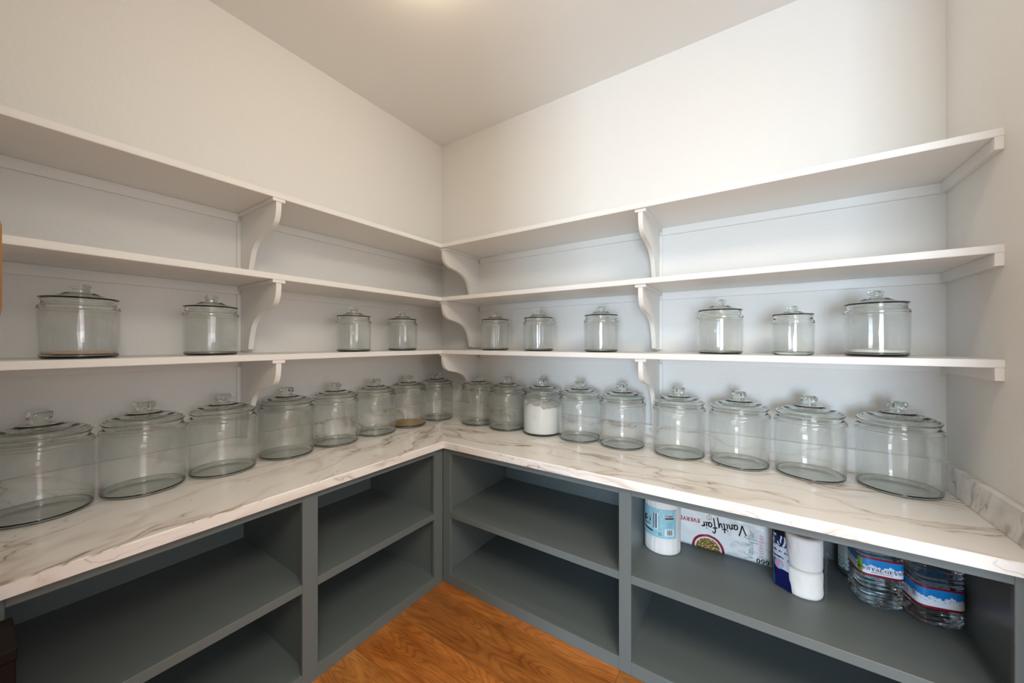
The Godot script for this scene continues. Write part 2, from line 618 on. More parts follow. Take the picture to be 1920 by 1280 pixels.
# ================================================================ base cabinets
func cabinets() -> void:
	var ch := 0.0015
	var top := CT - 0.042
	var d := 0.02
	# left unit, open to the right (+x)
	var a := thing("base_cabinet", "grey painted open base cabinet along the left wall, its shelves empty", "cabinet")
	var xb := XA + 0.012
	var body := MB.new()
	obj("back_panel", boxm(Vector3(XA + 0.001, 0.0, ZB + 0.02), Vector3(xb, top, ZD - 0.002)), M.cabinet, a)
	obj("bottom_panel", boxm(Vector3(xb, 0.0, BB + 0.02), Vector3(BA - d, 0.060, ZD - 0.002), ch), M.cabinet, a)
	for zz in [ZD - 0.022, -0.865, -1.668]:
		obj("side_panel", boxm(Vector3(xb, 0.060, zz), Vector3(BA - d, top, zz + 0.018), 0.0), M.cabinet, a)
	for r in [[-0.847, ZD - 0.022], [-1.65, -0.865]]:
		obj("shelf", boxm(Vector3(xb, 0.428, r[0]), Vector3(BA - d, 0.464, r[1]), 0.0), M.cabinet, a)
	for r in [[-0.053, ZD - 0.002], [-0.894, -0.825], [BB + 0.001, -1.631]]:
		obj("stile", boxm(Vector3(BA - d, 0.0, r[0]), Vector3(BA, top, r[1]), ch), M.cabinet, a)
	for r in [[-0.825, -0.053], [-1.631, -0.894]]:
		obj("rail", boxm(Vector3(BA - d, 0.836, r[0]), Vector3(BA, top, r[1]), ch), M.cabinet, a)
		obj("rail", boxm(Vector3(BA - d, 0.427, r[0]), Vector3(BA, 0.465, r[1]), ch), M.cabinet, a)
		obj("rail", boxm(Vector3(BA - d, 0.0, r[0]), Vector3(BA, 0.062, r[1]), ch), M.cabinet, a)
	# back unit, open to the viewer (+z)
	var b := thing("base_cabinet", "grey painted open base cabinet along the back wall, holding paper goods and bottled water", "cabinet")
	var zb := ZB + 0.012
	obj("back_panel", boxm(Vector3(-1.66, 0.0, ZB + 0.001), Vector3(XC - 0.002, top, zb)), M.cabinet, b)
	obj("bottom_panel", boxm(Vector3(-1.642, 0.0, zb), Vector3(XC - 0.002, 0.060, BB - d), ch), M.cabinet, b)
	for xx in [-1.66, -0.506, 0.674]:
		obj("side_panel", boxm(Vector3(xx, 0.060, zb), Vector3(xx + 0.018, top, BB - d), 0.0), M.cabinet, b)
	for r in [[-1.642, -0.506], [-0.488, 0.674]]:
		obj("shelf", boxm(Vector3(r[0], 0.428, zb), Vector3(r[1], 0.464, BB - d), 0.0), M.cabinet, b)
	for r in [[BA + 0.0005, -1.608], [-0.525, -0.468], [0.645, XC - 0.002]]:
		obj("stile", boxm(Vector3(r[0], 0.0, BB - d), Vector3(r[1], top, BB), ch), M.cabinet, b)
	for r in [[-1.608, -0.525], [-0.468, 0.645]]:
		obj("rail", boxm(Vector3(r[0], 0.836, BB - d), Vector3(r[1], top, BB), ch), M.cabinet, b)
		obj("rail", boxm(Vector3(r[0], 0.427, BB - d), Vector3(r[1], 0.465, BB), ch), M.cabinet, b)
		obj("rail", boxm(Vector3(r[0], 0.0, BB - d), Vector3(r[1], 0.062, BB), ch), M.cabinet, b)


# ================================================================ wall shelves and brackets
func bracket_profile(reach: float, drop: float, foot: float) -> PackedVector2Array:
	# (distance from wall, height below the shelf), an S curve from the shelf's front edge to the wall
	var key := [Vector2(0.437, 0.0), Vector2(0.436, 0.03), Vector2(0.430, 0.062), Vector2(0.412, 0.094), Vector2(0.378, 0.114), Vector2(0.332, 0.124), Vector2(0.286, 0.133), Vector2(0.240, 0.147), Vector2(0.200, 0.166), Vector2(0.165, 0.195), Vector2(0.142, 0.235), Vector2(0.124, 0.285), Vector2(0.112, 0.335), Vector2(0.104, 0.39), Vector2(0.098, 0.46)]
	var c := Curve2D.new()
	for i in key.size():
		var p: Vector2 = key[i]
		var t: Vector2 = (key[mini(i + 1, key.size() - 1)] - key[maxi(i - 1, 0)]) / 6.0
		c.add_point(p, -t, t)
	var pts := PackedVector2Array()
	pts.append(Vector2(0.0, 0.0))
	for q in c.tessellate(4, 1.5):
		if q.y >= drop - foot:
			break
		pts.append(Vector2(q.x * reach / 0.437, -q.y))
	var last := pts[pts.size() - 1]
	if foot > 0.0:
		# the curve runs out to the wall in a small rounded toe
		for k in 7:
			var a := PI / 2 * (k + 1) / 7.0
			pts.append(Vector2(last.x - 0.055 * (1.0 - cos(a)), -(drop - foot) - foot * sin(a)))
	else:
		pts.append(Vector2(last.x - 0.001, -drop))
	pts.append(Vector2(0.0, -drop))
	return pts


func make_bracket(level: int, on_back: bool, at: float, label: String) -> void:
	var y: float = LEVELS[level] - ST
	var bottom: float = [CT + 0.116, LEVELS[0] + 0.012, LEVELS[1] + 0.0005][level]
	var drop: float = y - 0.016 - bottom
	var reach := 0.43
	var w := 0.012
	var cw := 0.0285
	var o := thing("shelf_bracket", label, "bracket", Vector3.ZERO, "white scrolled shelf brackets")
	var prof := bracket_profile(reach, drop, 0.014 if level == 1 else 0.0)
	var pl := MB.new()
	pl.prism(prof, 2, 0, 1, -w, w)
	var board := obj("board", pl.done(), M.shelf, o)
	var cap := obj("cap", boxm(Vector3(0, 0.0, -cw), Vector3(reach + 0.004, 0.0155, cw), 0.001), M.shelf, o)
	var plate := MB.new()
	for s in [-1.0, 1.0]:
		plate.box(Vector3(0.0, -drop, s * w), Vector3(0.014, -0.03, s * cw), 0.001)
	var wp := obj("wall_plate", plate.done(), M.shelf, o)
	if on_back:
		o.position = Vector3(at, y - 0.016, ZB)
		o.rotation.y = -PI / 2
	else:
		o.position = Vector3(XA, y - 0.016, at)


func shelves() -> void:
	var names := ["lowest white L-shaped wall shelf, carrying the row of smaller jars", "middle white L-shaped wall shelf, left empty", "topmost white L-shaped wall shelf, left empty"]
	for i in 3:
		var y: float = LEVELS[i]
		var t := thing("wall_shelf", names[i], "shelf")
		var m := MB.new(0)
		var e := 0.0015
		var outline := func(k: float) -> PackedVector2Array:
			return PackedVector2Array([Vector2(XA, ZD), Vector2(SA - k, ZD), Vector2(SA - k, SB - k), Vector2(XC, SB - k), Vector2(XC, ZB), Vector2(XA, ZB)])
		m.prism(outline.call(e), 1, 0, 2, y, y - e)
		m.prism(outline.call(0.0), 1, 0, 2, y - e, y - ST + e)
		m.prism(outline.call(e), 1, 0, 2, y - ST + e, y - ST)
		obj("board", m.done(), M.shelf, t)
		var y1 := y - ST - 0.0002
		var y0 := y1 - 0.045
		var ca := MB.new()
		ca.box(Vector3(XA, y0, ZB), Vector3(XA + 0.018, y1, -0.8715), 0.001)
		ca.box(Vector3(XA, y0, -0.8155), Vector3(XA + 0.018, y1, ZD), 0.001)
		obj("cleat", ca.done(), M.shelf, t)
		var cb := MB.new()
		cb.box(Vector3(XA + 0.018, y0, ZB), Vector3(-1.966, y1, ZB + 0.018), 0.001)
		cb.box(Vector3(-1.908, y0, ZB), Vector3(-0.520, y1, ZB + 0.018), 0.001)
		cb.box(Vector3(-0.462, y0, ZB), Vector3(XC - 0.02, y1, ZB + 0.018), 0.001)
		obj("cleat", cb.done(), M.shelf, t)
		obj("cleat", boxm(Vector3(XC - 0.022, y0, ZB), Vector3(XC, y1, SB), 0.001), M.shelf, t)
	var lv := ["lowest", "middle", "topmost"]
	for i in 3:
		make_bracket(i, false, -0.8435, "white scrolled bracket under the %s shelf, on the left wall" % lv[i])
		make_bracket(i, true, -1.937, "white scrolled bracket under the %s shelf, at the inner corner" % lv[i])
		make_bracket(i, true, -0.491, "white scrolled bracket under the %s shelf, midway along the back wall" % lv[i])


# ================================================================ glass jars
func jar_body(R: float, H: float, big: bool) -> ArrayMesh:
	# the wall, shoulder and neck: outside upwards, inside downwards
	var b := MB.new()
	var y_sh := 0.706 * H if big else 0.695 * H     # where the shoulder starts
	var t := 0.0042
	var p := PackedVector2Array([Vector2(R * 0.968, 0.0165), Vector2(R * 0.976, 0.024), Vector2(R * 0.984, 0.045)])
	p.append(Vector2(R * 0.993, y_sh * 0.5))
	p.append(Vector2(R, y_sh * 0.9))
	p.append(Vector2(R, y_sh - 0.0125))
	p.append(Vector2(R - t, y_sh - 0.0125))
	p.append(Vector2(R * 0.993 - t, y_sh * 0.5))
	p.append(Vector2(R * 0.984 - t, 0.05))
	p.append(Vector2(R * 0.968 - t, 0.026))
	p.append(Vector2(R * 0.95 - t, 0.0165))
	b.lathe(p, 96, wobble(R))
	return b.done()


# hand-blown unevenness: a fraction of a millimetre
func wobble(R: float):
	var n := noise(17, 1.0, 2)
	return func(ang: float, r: float, y: float) -> float: return r + 0.0007 * n.get_noise_3d(cos(ang) * 1.6, sin(ang) * 1.6, y * 9.0)


func jar_neck(R: float, H: float, big: bool) -> ArrayMesh:
	var b := MB.new()
	var y_sh := 0.706 * H if big else 0.695 * H
	var t := 0.0042
	var p := PackedVector2Array([Vector2(R - t, y_sh - 0.0122), Vector2(R - 0.0005, y_sh - 0.0122), Vector2(R, y_sh - 0.0117)])
	for k in 7:
		var a := PI / 2 * (k + 1) / 7.0
		p.append(Vector2(R - R * 0.085 * (1.0 - cos(a)), y_sh - 0.012 + 0.016 * sin(a)))
	var rn := R * 0.905
	p.append(Vector2(rn + 0.001, y_sh + 0.0065))
	p.append(Vector2(rn, y_sh + 0.010))
	p.append(Vector2(rn, y_sh + 0.016))
	p.append(Vector2(rn + 0.002, y_sh + 0.0195))
	p.append(Vector2(rn + 0.001, y_sh + 0.0228))
	p.append(Vector2(rn - 0.002, y_sh + 0.024))
	p.append(Vector2(rn - 0.005, y_sh + 0.0235))
	p.append(Vector2(rn - 0.0065, y_sh + 0.020))
	p.append(Vector2(rn - 0.0065, y_sh + 0.008))
	for k in 6:
		var a := PI / 2 * (1.0 - (k + 1) / 6.0)
		p.append(Vector2(R - t - R * 0.085 * (1.0 - cos(a)), y_sh - 0.014 + 0.015 * sin(a) + 0.0018 * (1.0 - sin(a))))
	b.lathe(p, 96)
	return b.done()


func jar_base(R: float) -> ArrayMesh:
	# the thick foot of the jar, hollowed a little from below
	var b := MB.new()
	var p := PackedVector2Array([Vector2(0, 0.006), Vector2(R * 0.55, 0.005), Vector2(R * 0.78, 0.0012), Vector2(R * 0.86, 0.0), Vector2(R * 0.915, 0.003), Vector2(R * 0.950, 0.009), Vector2(R * 0.966, 0.0155), Vector2(R * 0.945, 0.0160), Vector2(R * 0.90, 0.0130), Vector2(R * 0.85, 0.0118), Vector2(R * 0.6, 0.0125), Vector2(0, 0.0135)])
	b.lathe(p, 96)
	return b.done()


func jar_lid(R: float, H: float, big: bool) -> ArrayMesh:
	var b := MB.new()
	var y0 := (0.706 if big else 0.695) * H + 0.0245
	var p := PackedVector2Array()
	if big:
		var yk := 0.875 * H
		var d := yk - y0
		p = PackedVector2Array([Vector2(0, yk - 0.0050), Vector2(R * 0.36, yk - 0.0052), Vector2(R * 0.50, y0 + d * 0.84 - 0.0052), Vector2(R * 0.645, y0 + d * 0.71 - 0.0055), Vector2(R * 0.78, y0 + d * 0.54 - 0.0060), Vector2(R * 0.85, y0 + 0.0085), Vector2(R * 0.875, y0 + 0.002), Vector2(R * 0.90, y0), Vector2(R * 0.935, y0 + 0.0005), Vector2(R * 0.952, y0 + 0.003), Vector2(R * 0.955, y0 + 0.006), Vector2(R * 0.945, y0 + 0.0095), Vector2(R * 0.92, y0 + 0.012),
			Vector2(R * 0.87, y0 + 0.0150), Vector2(R * 0.80, y0 + d * 0.50), Vector2(R * 0.79, y0 + d * 0.56), Vector2(R * 0.775, y0 + d * 0.58), Vector2(R * 0.66, y0 + d * 0.67), Vector2(R * 0.65, y0 + d * 0.74), Vector2(R * 0.635, y0 + d * 0.76), Vector2(R * 0.50, y0 + d * 0.84), Vector2(R * 0.415, y0 + d * 0.885), Vector2(R * 0.412, y0 + d * 0.93), Vector2(R * 0.40, yk - 0.0005), Vector2(R * 0.38, yk), Vector2(R * 0.30, yk + 0.0008), Vector2(0, yk + 0.0008)])
	else:
		var yk := 0.880 * H
		var d := yk - y0
		p = PackedVector2Array([Vector2(0, yk - 0.0045), Vector2(R * 0.36, yk - 0.0048), Vector2(R * 0.45, y0 + d * 0.78 - 0.0045), Vector2(R * 0.58, y0 + d * 0.58 - 0.0045), Vector2(R * 0.715, y0 + d * 0.40 - 0.0045), Vector2(R * 0.83, y0 + 0.0012), Vector2(R * 0.88, y0), Vector2(R * 0.955, y0 + 0.0015), Vector2(R * 0.972, y0 + 0.003), Vector2(R * 0.972, y0 + 0.005), Vector2(R * 0.955, y0 + 0.0062), Vector2(R * 0.85, y0 + 0.0058),
			Vector2(R * 0.72, y0 + d * 0.40), Vector2(R * 0.58, y0 + d * 0.58), Vector2(R * 0.46, y0 + d * 0.80), Vector2(R * 0.42, y0 + d * 0.90), Vector2(R * 0.40, y0 + d * 0.97), Vector2(R * 0.33, yk), Vector2(R * 0.24, yk + 0.0008), Vector2(0, yk + 0.0008)])
	b.lathe(p, 96)
	return b.done()


func jar_knob(R: float, H: float, big: bool) -> ArrayMesh:
	var b := MB.new()
	if big:
		var y := 0.875 * H + 0.0012
		var k := H - y
		var p := PackedVector2Array([Vector2(0, y), Vector2(0.026, y), Vector2(0.0265, y + 0.002), Vector2(0.0245, y + k * 0.16), Vector2(0.0262, y + k * 0.30), Vector2(0.0325, y + k * 0.42), Vector2(0.0355, y + k * 0.60), Vector2(0.0350, y + k * 0.78), Vector2(0.0305, y + k * 0.91), Vector2(0.020, y + k * 0.985), Vector2(0.0, H)])
		var lobes := func(ang: float, r: float, yy: float) -> float:
			var f := smoothstep(y + k * 0.25, y + k * 0.55, yy) * (1.0 - smoothstep(y + k * 0.93, H, yy))
			return r * (1.0 - 0.17 * f * pow(absf(sin(ang * 4.0)), 1.6))
		b.lathe(p, 96, lobes)
	else:
		var y := 0.880 * H + 0.0012
		var k := H - y
		var p := PackedVector2Array([Vector2(0, y), Vector2(R * 0.225, y), Vector2(R * 0.225, y + k * 0.06), Vector2(R * 0.212, y + k * 0.18), Vector2(R * 0.212, y + k * 0.38), Vector2(R * 0.232, y + k * 0.50), Vector2(R * 0.246, y + k * 0.64), Vector2(R * 0.246, y + k * 0.78), Vector2(R * 0.232, y + k * 0.90), Vector2(R * 0.195, y + k * 0.97), Vector2(R * 0.11, H), Vector2(0, H)])
		b.lathe(p, 64)
	return b.done()


func make_jar(R: float, H: float, big: bool, wall: Material, m: Material) -> Node3D:
	var t := Node3D.new()
	obj("body", jar_body(R, H, big), wall, t)
	obj("base", jar_base(R), M.glass_base, t)
	obj("neck", jar_neck(R, H, big), m, t)
	var l := obj("lid", jar_lid(R, H, big), M.glass_lid, t)
	obj("knob", jar_knob(R, H, big), M.glass_knob, l)
	return t


func jars() -> void:
	var big := make_jar(0.138, 0.381, true, M.pane, M.glass)
	var hazy := make_jar(0.138, 0.381, true, M.pane_hazy, M.glass)
	var mid := make_jar(0.1035, 0.278, false, M.pane, M.glass)
	var small := make_jar(0.0815, 0.229, false, M.pane, M.glass)
	var y := CT + 0.0004
	var wa := XA + 0.164
	var wb := ZB + 0.164
	var rows := [
		# x, z, kind, label
		[wa, -0.145, 0, "large clear glass jar with lid on the left worktop, cut by the picture's left edge"],
		[wa, -0.424, 0, "large clear glass jar with lid on the left worktop, second from the left edge"],
		[wa + 0.014, -0.701, 0, "large clear glass jar with lid on the left worktop, just left of the scrolled bracket"],
		[wa, -1.003, 1, "large hazy glass jar with lid on the left worktop, just right of the scrolled bracket"],
		[wa, -1.290, 0, "large clear glass jar on the left worktop, first one after the hazy jar"],
		[wa, -1.586, 0, "large clear glass jar on the left worktop, beside the jar with brown residue"],
		[wa, -1.874, 0, "large clear glass jar with brown residue at its base, near the corner"],
		[wa + 0.006, -2.170, 0, "large clear glass jar standing farthest back in the corner of the worktop"],
		[-1.795, wb + 0.012, 0, "large clear glass jar on the back worktop, first one right of the corner"],
		[-1.517, wb + 0.016, 1, "large hazy greenish glass jar on the back worktop, left of the flour jar"],
		[-1.230, wb, 0, "large glass jar on the back worktop, nearly filled with white flour"],
		[-0.948, wb, 0, "large clear glass jar on the back worktop, just right of the flour jar"],
		[-0.668, wb, 0, "large clear glass jar on the back worktop, just left of the middle bracket"],
		[-0.346, wb, 0, "large clear glass jar on the back worktop, just right of the middle bracket"],
		[-0.056, wb, 0, "large clear glass jar on the back worktop, third from the right wall"],
		[0.230, wb, 0, "large clear glass jar on the back worktop, second from the right wall"],
		[0.528, wb, 0, "large clear glass jar on the back worktop, right against the marble end upstand"],
	]
	var protos := [big, hazy, mid, small]
	for r in rows:
		place_jar(protos[r[2]], Vector3(r[0], y, r[1]), r[3], "large lidded jars on the worktop")
	var y2: float = LEVELS[0] + 0.0004
	var sa := XA + 0.265
	var sb := ZB + 0.265
	var up := [
		[sa, -0.232, 2, "medium glass jar on the left shelf holding a little pinkish powder at its bottom"],
		[sa, -0.627, 2, "medium empty glass jar on the left shelf, beside the scrolled bracket"],
		[sa, -1.352, 2, "medium empty glass jar on the left shelf, past the bracket"],
		[sa, -1.735, 2, "medium empty glass jar on the left shelf, nearest the room corner"],
		[-1.568, sb, 2, "medium empty glass jar on the back shelf, nearest the room corner"],
		[-1.203, sb, 2, "medium empty glass jar on the back shelf, second right of the corner"],
		[-0.766, sb, 2, "medium empty glass jar on the back shelf, just left of the middle bracket"],
		[-0.136, sb, 2, "medium empty glass jar on the back shelf, just right of the middle bracket"],
		[0.160, sb, 3, "smallest glass jar, on the back shelf between two wider jars"],
		[0.440, sb, 2, "medium glass jar on the back shelf nearest the right wall, off-white flour at its bottom"],
	]
	for r in up:
		place_jar(protos[r[2]], Vector3(r[0], y2, r[1]), r[3], "smaller lidded jars on the lowest shelf")
	for p in protos:
		p.free()
	contents(Vector3(-1.230, y, wb), Vector3(sa, y2, -0.232), Vector3(0.440, y2, sb), Vector3(wa, y, -1.874))


func place_jar(proto: Node3D, at: Vector3, label: String, group: String) -> void:
	var o := proto.duplicate()
	o.name = numbered("glass_jar")
	o.position = at
	o.rotation.y = rng.randf_range(0, TAU)
	tag(o, label, "jar", group)
	add_child(o, true)


# a heap inside a jar: flat bottom and side follow the inner glass, the top is uneven
func heap(r0: float, r1: float, y0: float, height, seg := 56) -> ArrayMesh:
	var b := MB.new()
	var pts := []
	pts.append([])
	for j in seg + 1:
		pts[0].append(Vector3(0, y0, 0))
	for k in [0.5, 0.97, 1.0]:
		var row := []
		for j in seg + 1:
			var a := TAU * j / seg
			row.append(Vector3(cos(a) * r0 * k, y0 + (0.004 if k == 1.0 else 0.0), sin(a) * r0 * k))
		pts.append(row)
	for k in 5:
		var row := []
		for j in seg + 1:
			var a := TAU * j / seg
			var h: float = height.call(Vector2(cos(a), sin(a)))
			row.append(Vector3(cos(a) * lerpf(r0, r1, (k + 1) / 5.0), lerpf(y0 + 0.004, h, (k + 1) / 5.0), sin(a) * lerpf(r0, r1, (k + 1) / 5.0)))
		pts.append(row)
	for k in [0.96, 0.85, 0.7, 0.55, 0.4, 0.25, 0.12, 0.0]:
		var row := []
		for j in seg + 1:
			var a := TAU * j / seg
			var h: float = height.call(Vector2(cos(a), sin(a)) * k)
			row.append(Vector3(cos(a) * r1 * k, h + 0.006 * (1.0 - k), sin(a) * r1 * k))
		pts.append(row)
	b.grid(pts, [], true)
	return b.done()


func contents(flour_at: Vector3, pink_at: Vector3, film_at: Vector3, brown_at: Vector3) -> void:
	var n := noise(91, 1.0, 3)
	var fl := heap(0.128, 0.1308, 0.0145, func(p: Vector2) -> float: return 0.205 - 0.020 * p.x + 0.022 * n.get_noise_2d(p.x * 1.6, p.y * 1.6) + 0.008 * n.get_noise_2d(p.x * 7.0 + 9.0, p.y * 7.0))
	var o := obj("flour", fl, M.flour)
	o.position = flour_at
	tag(o, "white flour filling the large jar on the back worktop", "flour")
	o = obj("pink_salt", heap(0.0925, 0.095, 0.0145, func(p: Vector2) -> float: return 0.020 + 0.008 * maxf(0.0, -p.x + 0.5) * 0.5 + 0.004 * n.get_noise_2d(p.x * 5.0, p.y * 5.0)), M.sand)
	o.position = pink_at
	tag(o, "thin layer of pinkish powder in the leftmost jar on the shelf", "powder")
	o = obj("flour_remains", heap(0.0925, 0.095, 0.0145, func(p: Vector2) -> float: return 0.027 + 0.005 * n.get_noise_2d(p.x * 4.0 + 3.0, p.y * 4.0)), M.flour)
	o.position = film_at
	tag(o, "thin layer of off-white flour in the shelf jar nearest the right wall", "flour")
	o = obj("brown_crumbs", heap(0.1255, 0.128, 0.0145, func(p: Vector2) -> float: return 0.0205 + 0.002 * n.get_noise_2d(p.x * 6.0, p.y * 6.0)), M.residue)
	o.position = brown_at
	tag(o, "thin layer of brown crumbs in a worktop jar near the corner", "crumbs")


# ================================================================ lettering
# flat letters of a TextMesh, each point carried onto a surface by spot(x, y, z)
func letters(txt: String, face: String, height: float, spot) -> ArrayMesh:
	var tm := TextMesh.new()
	var fo := SystemFont.new()
	fo.font_names = PackedStringArray([face])
	fo.font_weight = 700
	tm.font = fo
	tm.text = txt
	tm.font_size = 48
	tm.pixel_size = height / 36.0
	tm.depth = 0.0004
	tm.curve_step = 1.5
	var ar := tm.surface_get_arrays(0)
	var vs: PackedVector3Array = ar[Mesh.ARRAY_VERTEX]
	var ids: PackedInt32Array = ar[Mesh.ARRAY_INDEX]
	var b := MB.new()
	for i in range(0, ids.size(), 3):
		var q := []
		for k in 3:
			q.append(vs[ids[i + k]])
		var fn: Vector3 = (q[2] - q[0]).cross(q[1] - q[0]).normalized()
		if fn.z < 0.5:
			continue
		for k in 3:
			var v: Vector3 = q[k]
			var p: Vector3 = spot.call(v.x, v.y, 0.0006)
			b.vert(p, (spot.call(v.x, v.y, 0.01) - spot.call(v.x, v.y, 0.0)).normalized(), Vector2.ZERO)
	return b.done()


# pen strokes drawn as narrow ribbons on a surface
func strokes(lines: Array, width: float, spot) -> ArrayMesh:
	var b := MB.new()
	for l in lines:
		var c := Curve2D.new()
		for i in l.size():
			var t: Vector2 = (l[mini(i + 1, l.size() - 1)] - l[maxi(i - 1, 0)]) / 5.0
			c.add_point(l[i], -t, t)
		var pts := c.tessellate(4, 3.0)
		var up: Vector3 = spot.call(0.0, 0.0, 0.01) - spot.call(0.0, 0.0, 0.0)
		for i in pts.size() - 1:
			var d := (pts[i + 1] - pts[i]).normalized()
			var n := Vector2(-d.y, d.x) * width * 0.5
			var e := d * width * 0.25
			var q := [pts[i] + n - e, pts[i + 1] + n + e, pts[i + 1] - n + e, pts[i] - n - e]
			var w := []
			for v in q:
				w.append(spot.call(v.x, v.y, 0.0007))
			b.quad(w[0], w[1], w[2], w[3], up)
	return b.done()


# a handwritten line of the letters of «Vanity fair»
func script_lines() -> Array:
	var g := {
		"V": [0.62, [[0.0, 1.0, 0.12, 0.5, 0.22, 0.0], [0.22, 0.0, 0.42, 0.55, 0.66, 1.12]]],
		"a": [0.50, [[0.40, 0.42, 0.24, 0.50, 0.08, 0.34, 0.08, 0.12, 0.20, 0.0, 0.33, 0.12, 0.41, 0.46], [0.41, 0.46, 0.38, 0.12, 0.48, 0.0]]],
		"n": [0.46, [[0.06, 0.48, 0.08, 0.0], [0.08, 0.26, 0.20, 0.47, 0.31, 0.40, 0.32, 0.10, 0.40, 0.0]]],
		"i": [0.24, [[0.10, 0.46, 0.07, 0.12, 0.16, 0.0], [0.14, 0.68, 0.17, 0.71]]],
		"t": [0.34, [[0.20, 0.98, 0.14, 0.40, 0.13, 0.06, 0.24, 0.0], [-0.02, 0.56, 0.38, 0.62]]],
		"y": [0.44, [[0.05, 0.46, 0.06, 0.14, 0.18, 0.04, 0.32, 0.46], [0.34, 0.48, 0.33, -0.10, 0.34, -0.62]]],
		"f": [0.44, [[0.52, 0.98, 0.38, 1.12, 0.24, 0.92, 0.20, 0.30, 0.20, -0.50], [-0.02, 0.52, 0.42, 0.58]]],
		"r": [0.42, [[0.06, 0.46, 0.08, 0.0], [0.08, 0.24, 0.22, 0.44, 0.38, 0.46]]],
		" ": [0.10, []],
	}
	var out := []
	var x := 0.0
	for ch in "Vanity fair":
		for l in g[ch][1]:
			var pts := []
			for k in range(0, l.size(), 2):
				pts.append(Vector2(x + l[k], l[k + 1]))
			out.append(pts)
		x += g[ch][0]
	return out          # about 4.3 units long


# ================================================================ goods in the right-hand bay
const GY := 0.4650

func picture(w: int, h: int, paint) -> ImageTexture:
	var im := Image.create(w, h, false, Image.FORMAT_RGB8)
	for j in h:
		for i in w:
			im.set_pixel(i, j, paint.call((i + 0.5) / w, 1.0 - (j + 0.5) / h))
	return ImageTexture.create_from_image(im)


func printed(t: Texture2D, rough := 0.4) -> StandardMaterial3D:
	var m := mat(Color(1, 1, 1), rough)
	m.albedo_texture = t
	m.texture_repeat = false
	return m


# a band wrapped round an upright thing, from angle a0 to a1 (measured from +z towards +x); radius(angle) and height in the thing's own axes
func band(radius, a0: float, a1: float, y0: float, y1: float, n := 40, m := 3) -> ArrayMesh:
	var b := MB.new()
	var pts := []
	var uvs := []
	for i in m + 1:
		var row := []
		var ur := []
		for j in n + 1:
			var a := lerpf(a0, a1, float(j) / n)
			var y := lerpf(y0, y1, float(i) / m)
			var r: float = radius.call(a, y)
			row.append(Vector3(sin(a) * r, y, cos(a) * r))
			ur.append(Vector2(float(j) / n, 1.0 - float(i) / m))
		pts.append(row)
		uvs.append(ur)
	b.grid(pts, uvs, false, true)
	return b.done()


func bars(u: float) -> bool:
	return fposmod(sin(floor(u * 26.0) * 12.9898) * 43758.5453, 1.0) > 0.45


func goods() -> void:
	paper_towel(Vector3(-0.396, GY, -2.042))
	napkins()
	toilet_rolls(Vector3(0.186, GY, -2.018))
	jug(Vector3(0.405, GY, -2.300))
	water_bottle(Vector3(0.430, GY, -2.112), 0.133, 0.208, true, "bottle of water with its front label showing, left of the pair in the bay")
	water_bottle(Vector3(0.583, GY, -2.094), 0.078, 0.160, false, "bottle of water with its back label showing, beside the cabinet's right side")


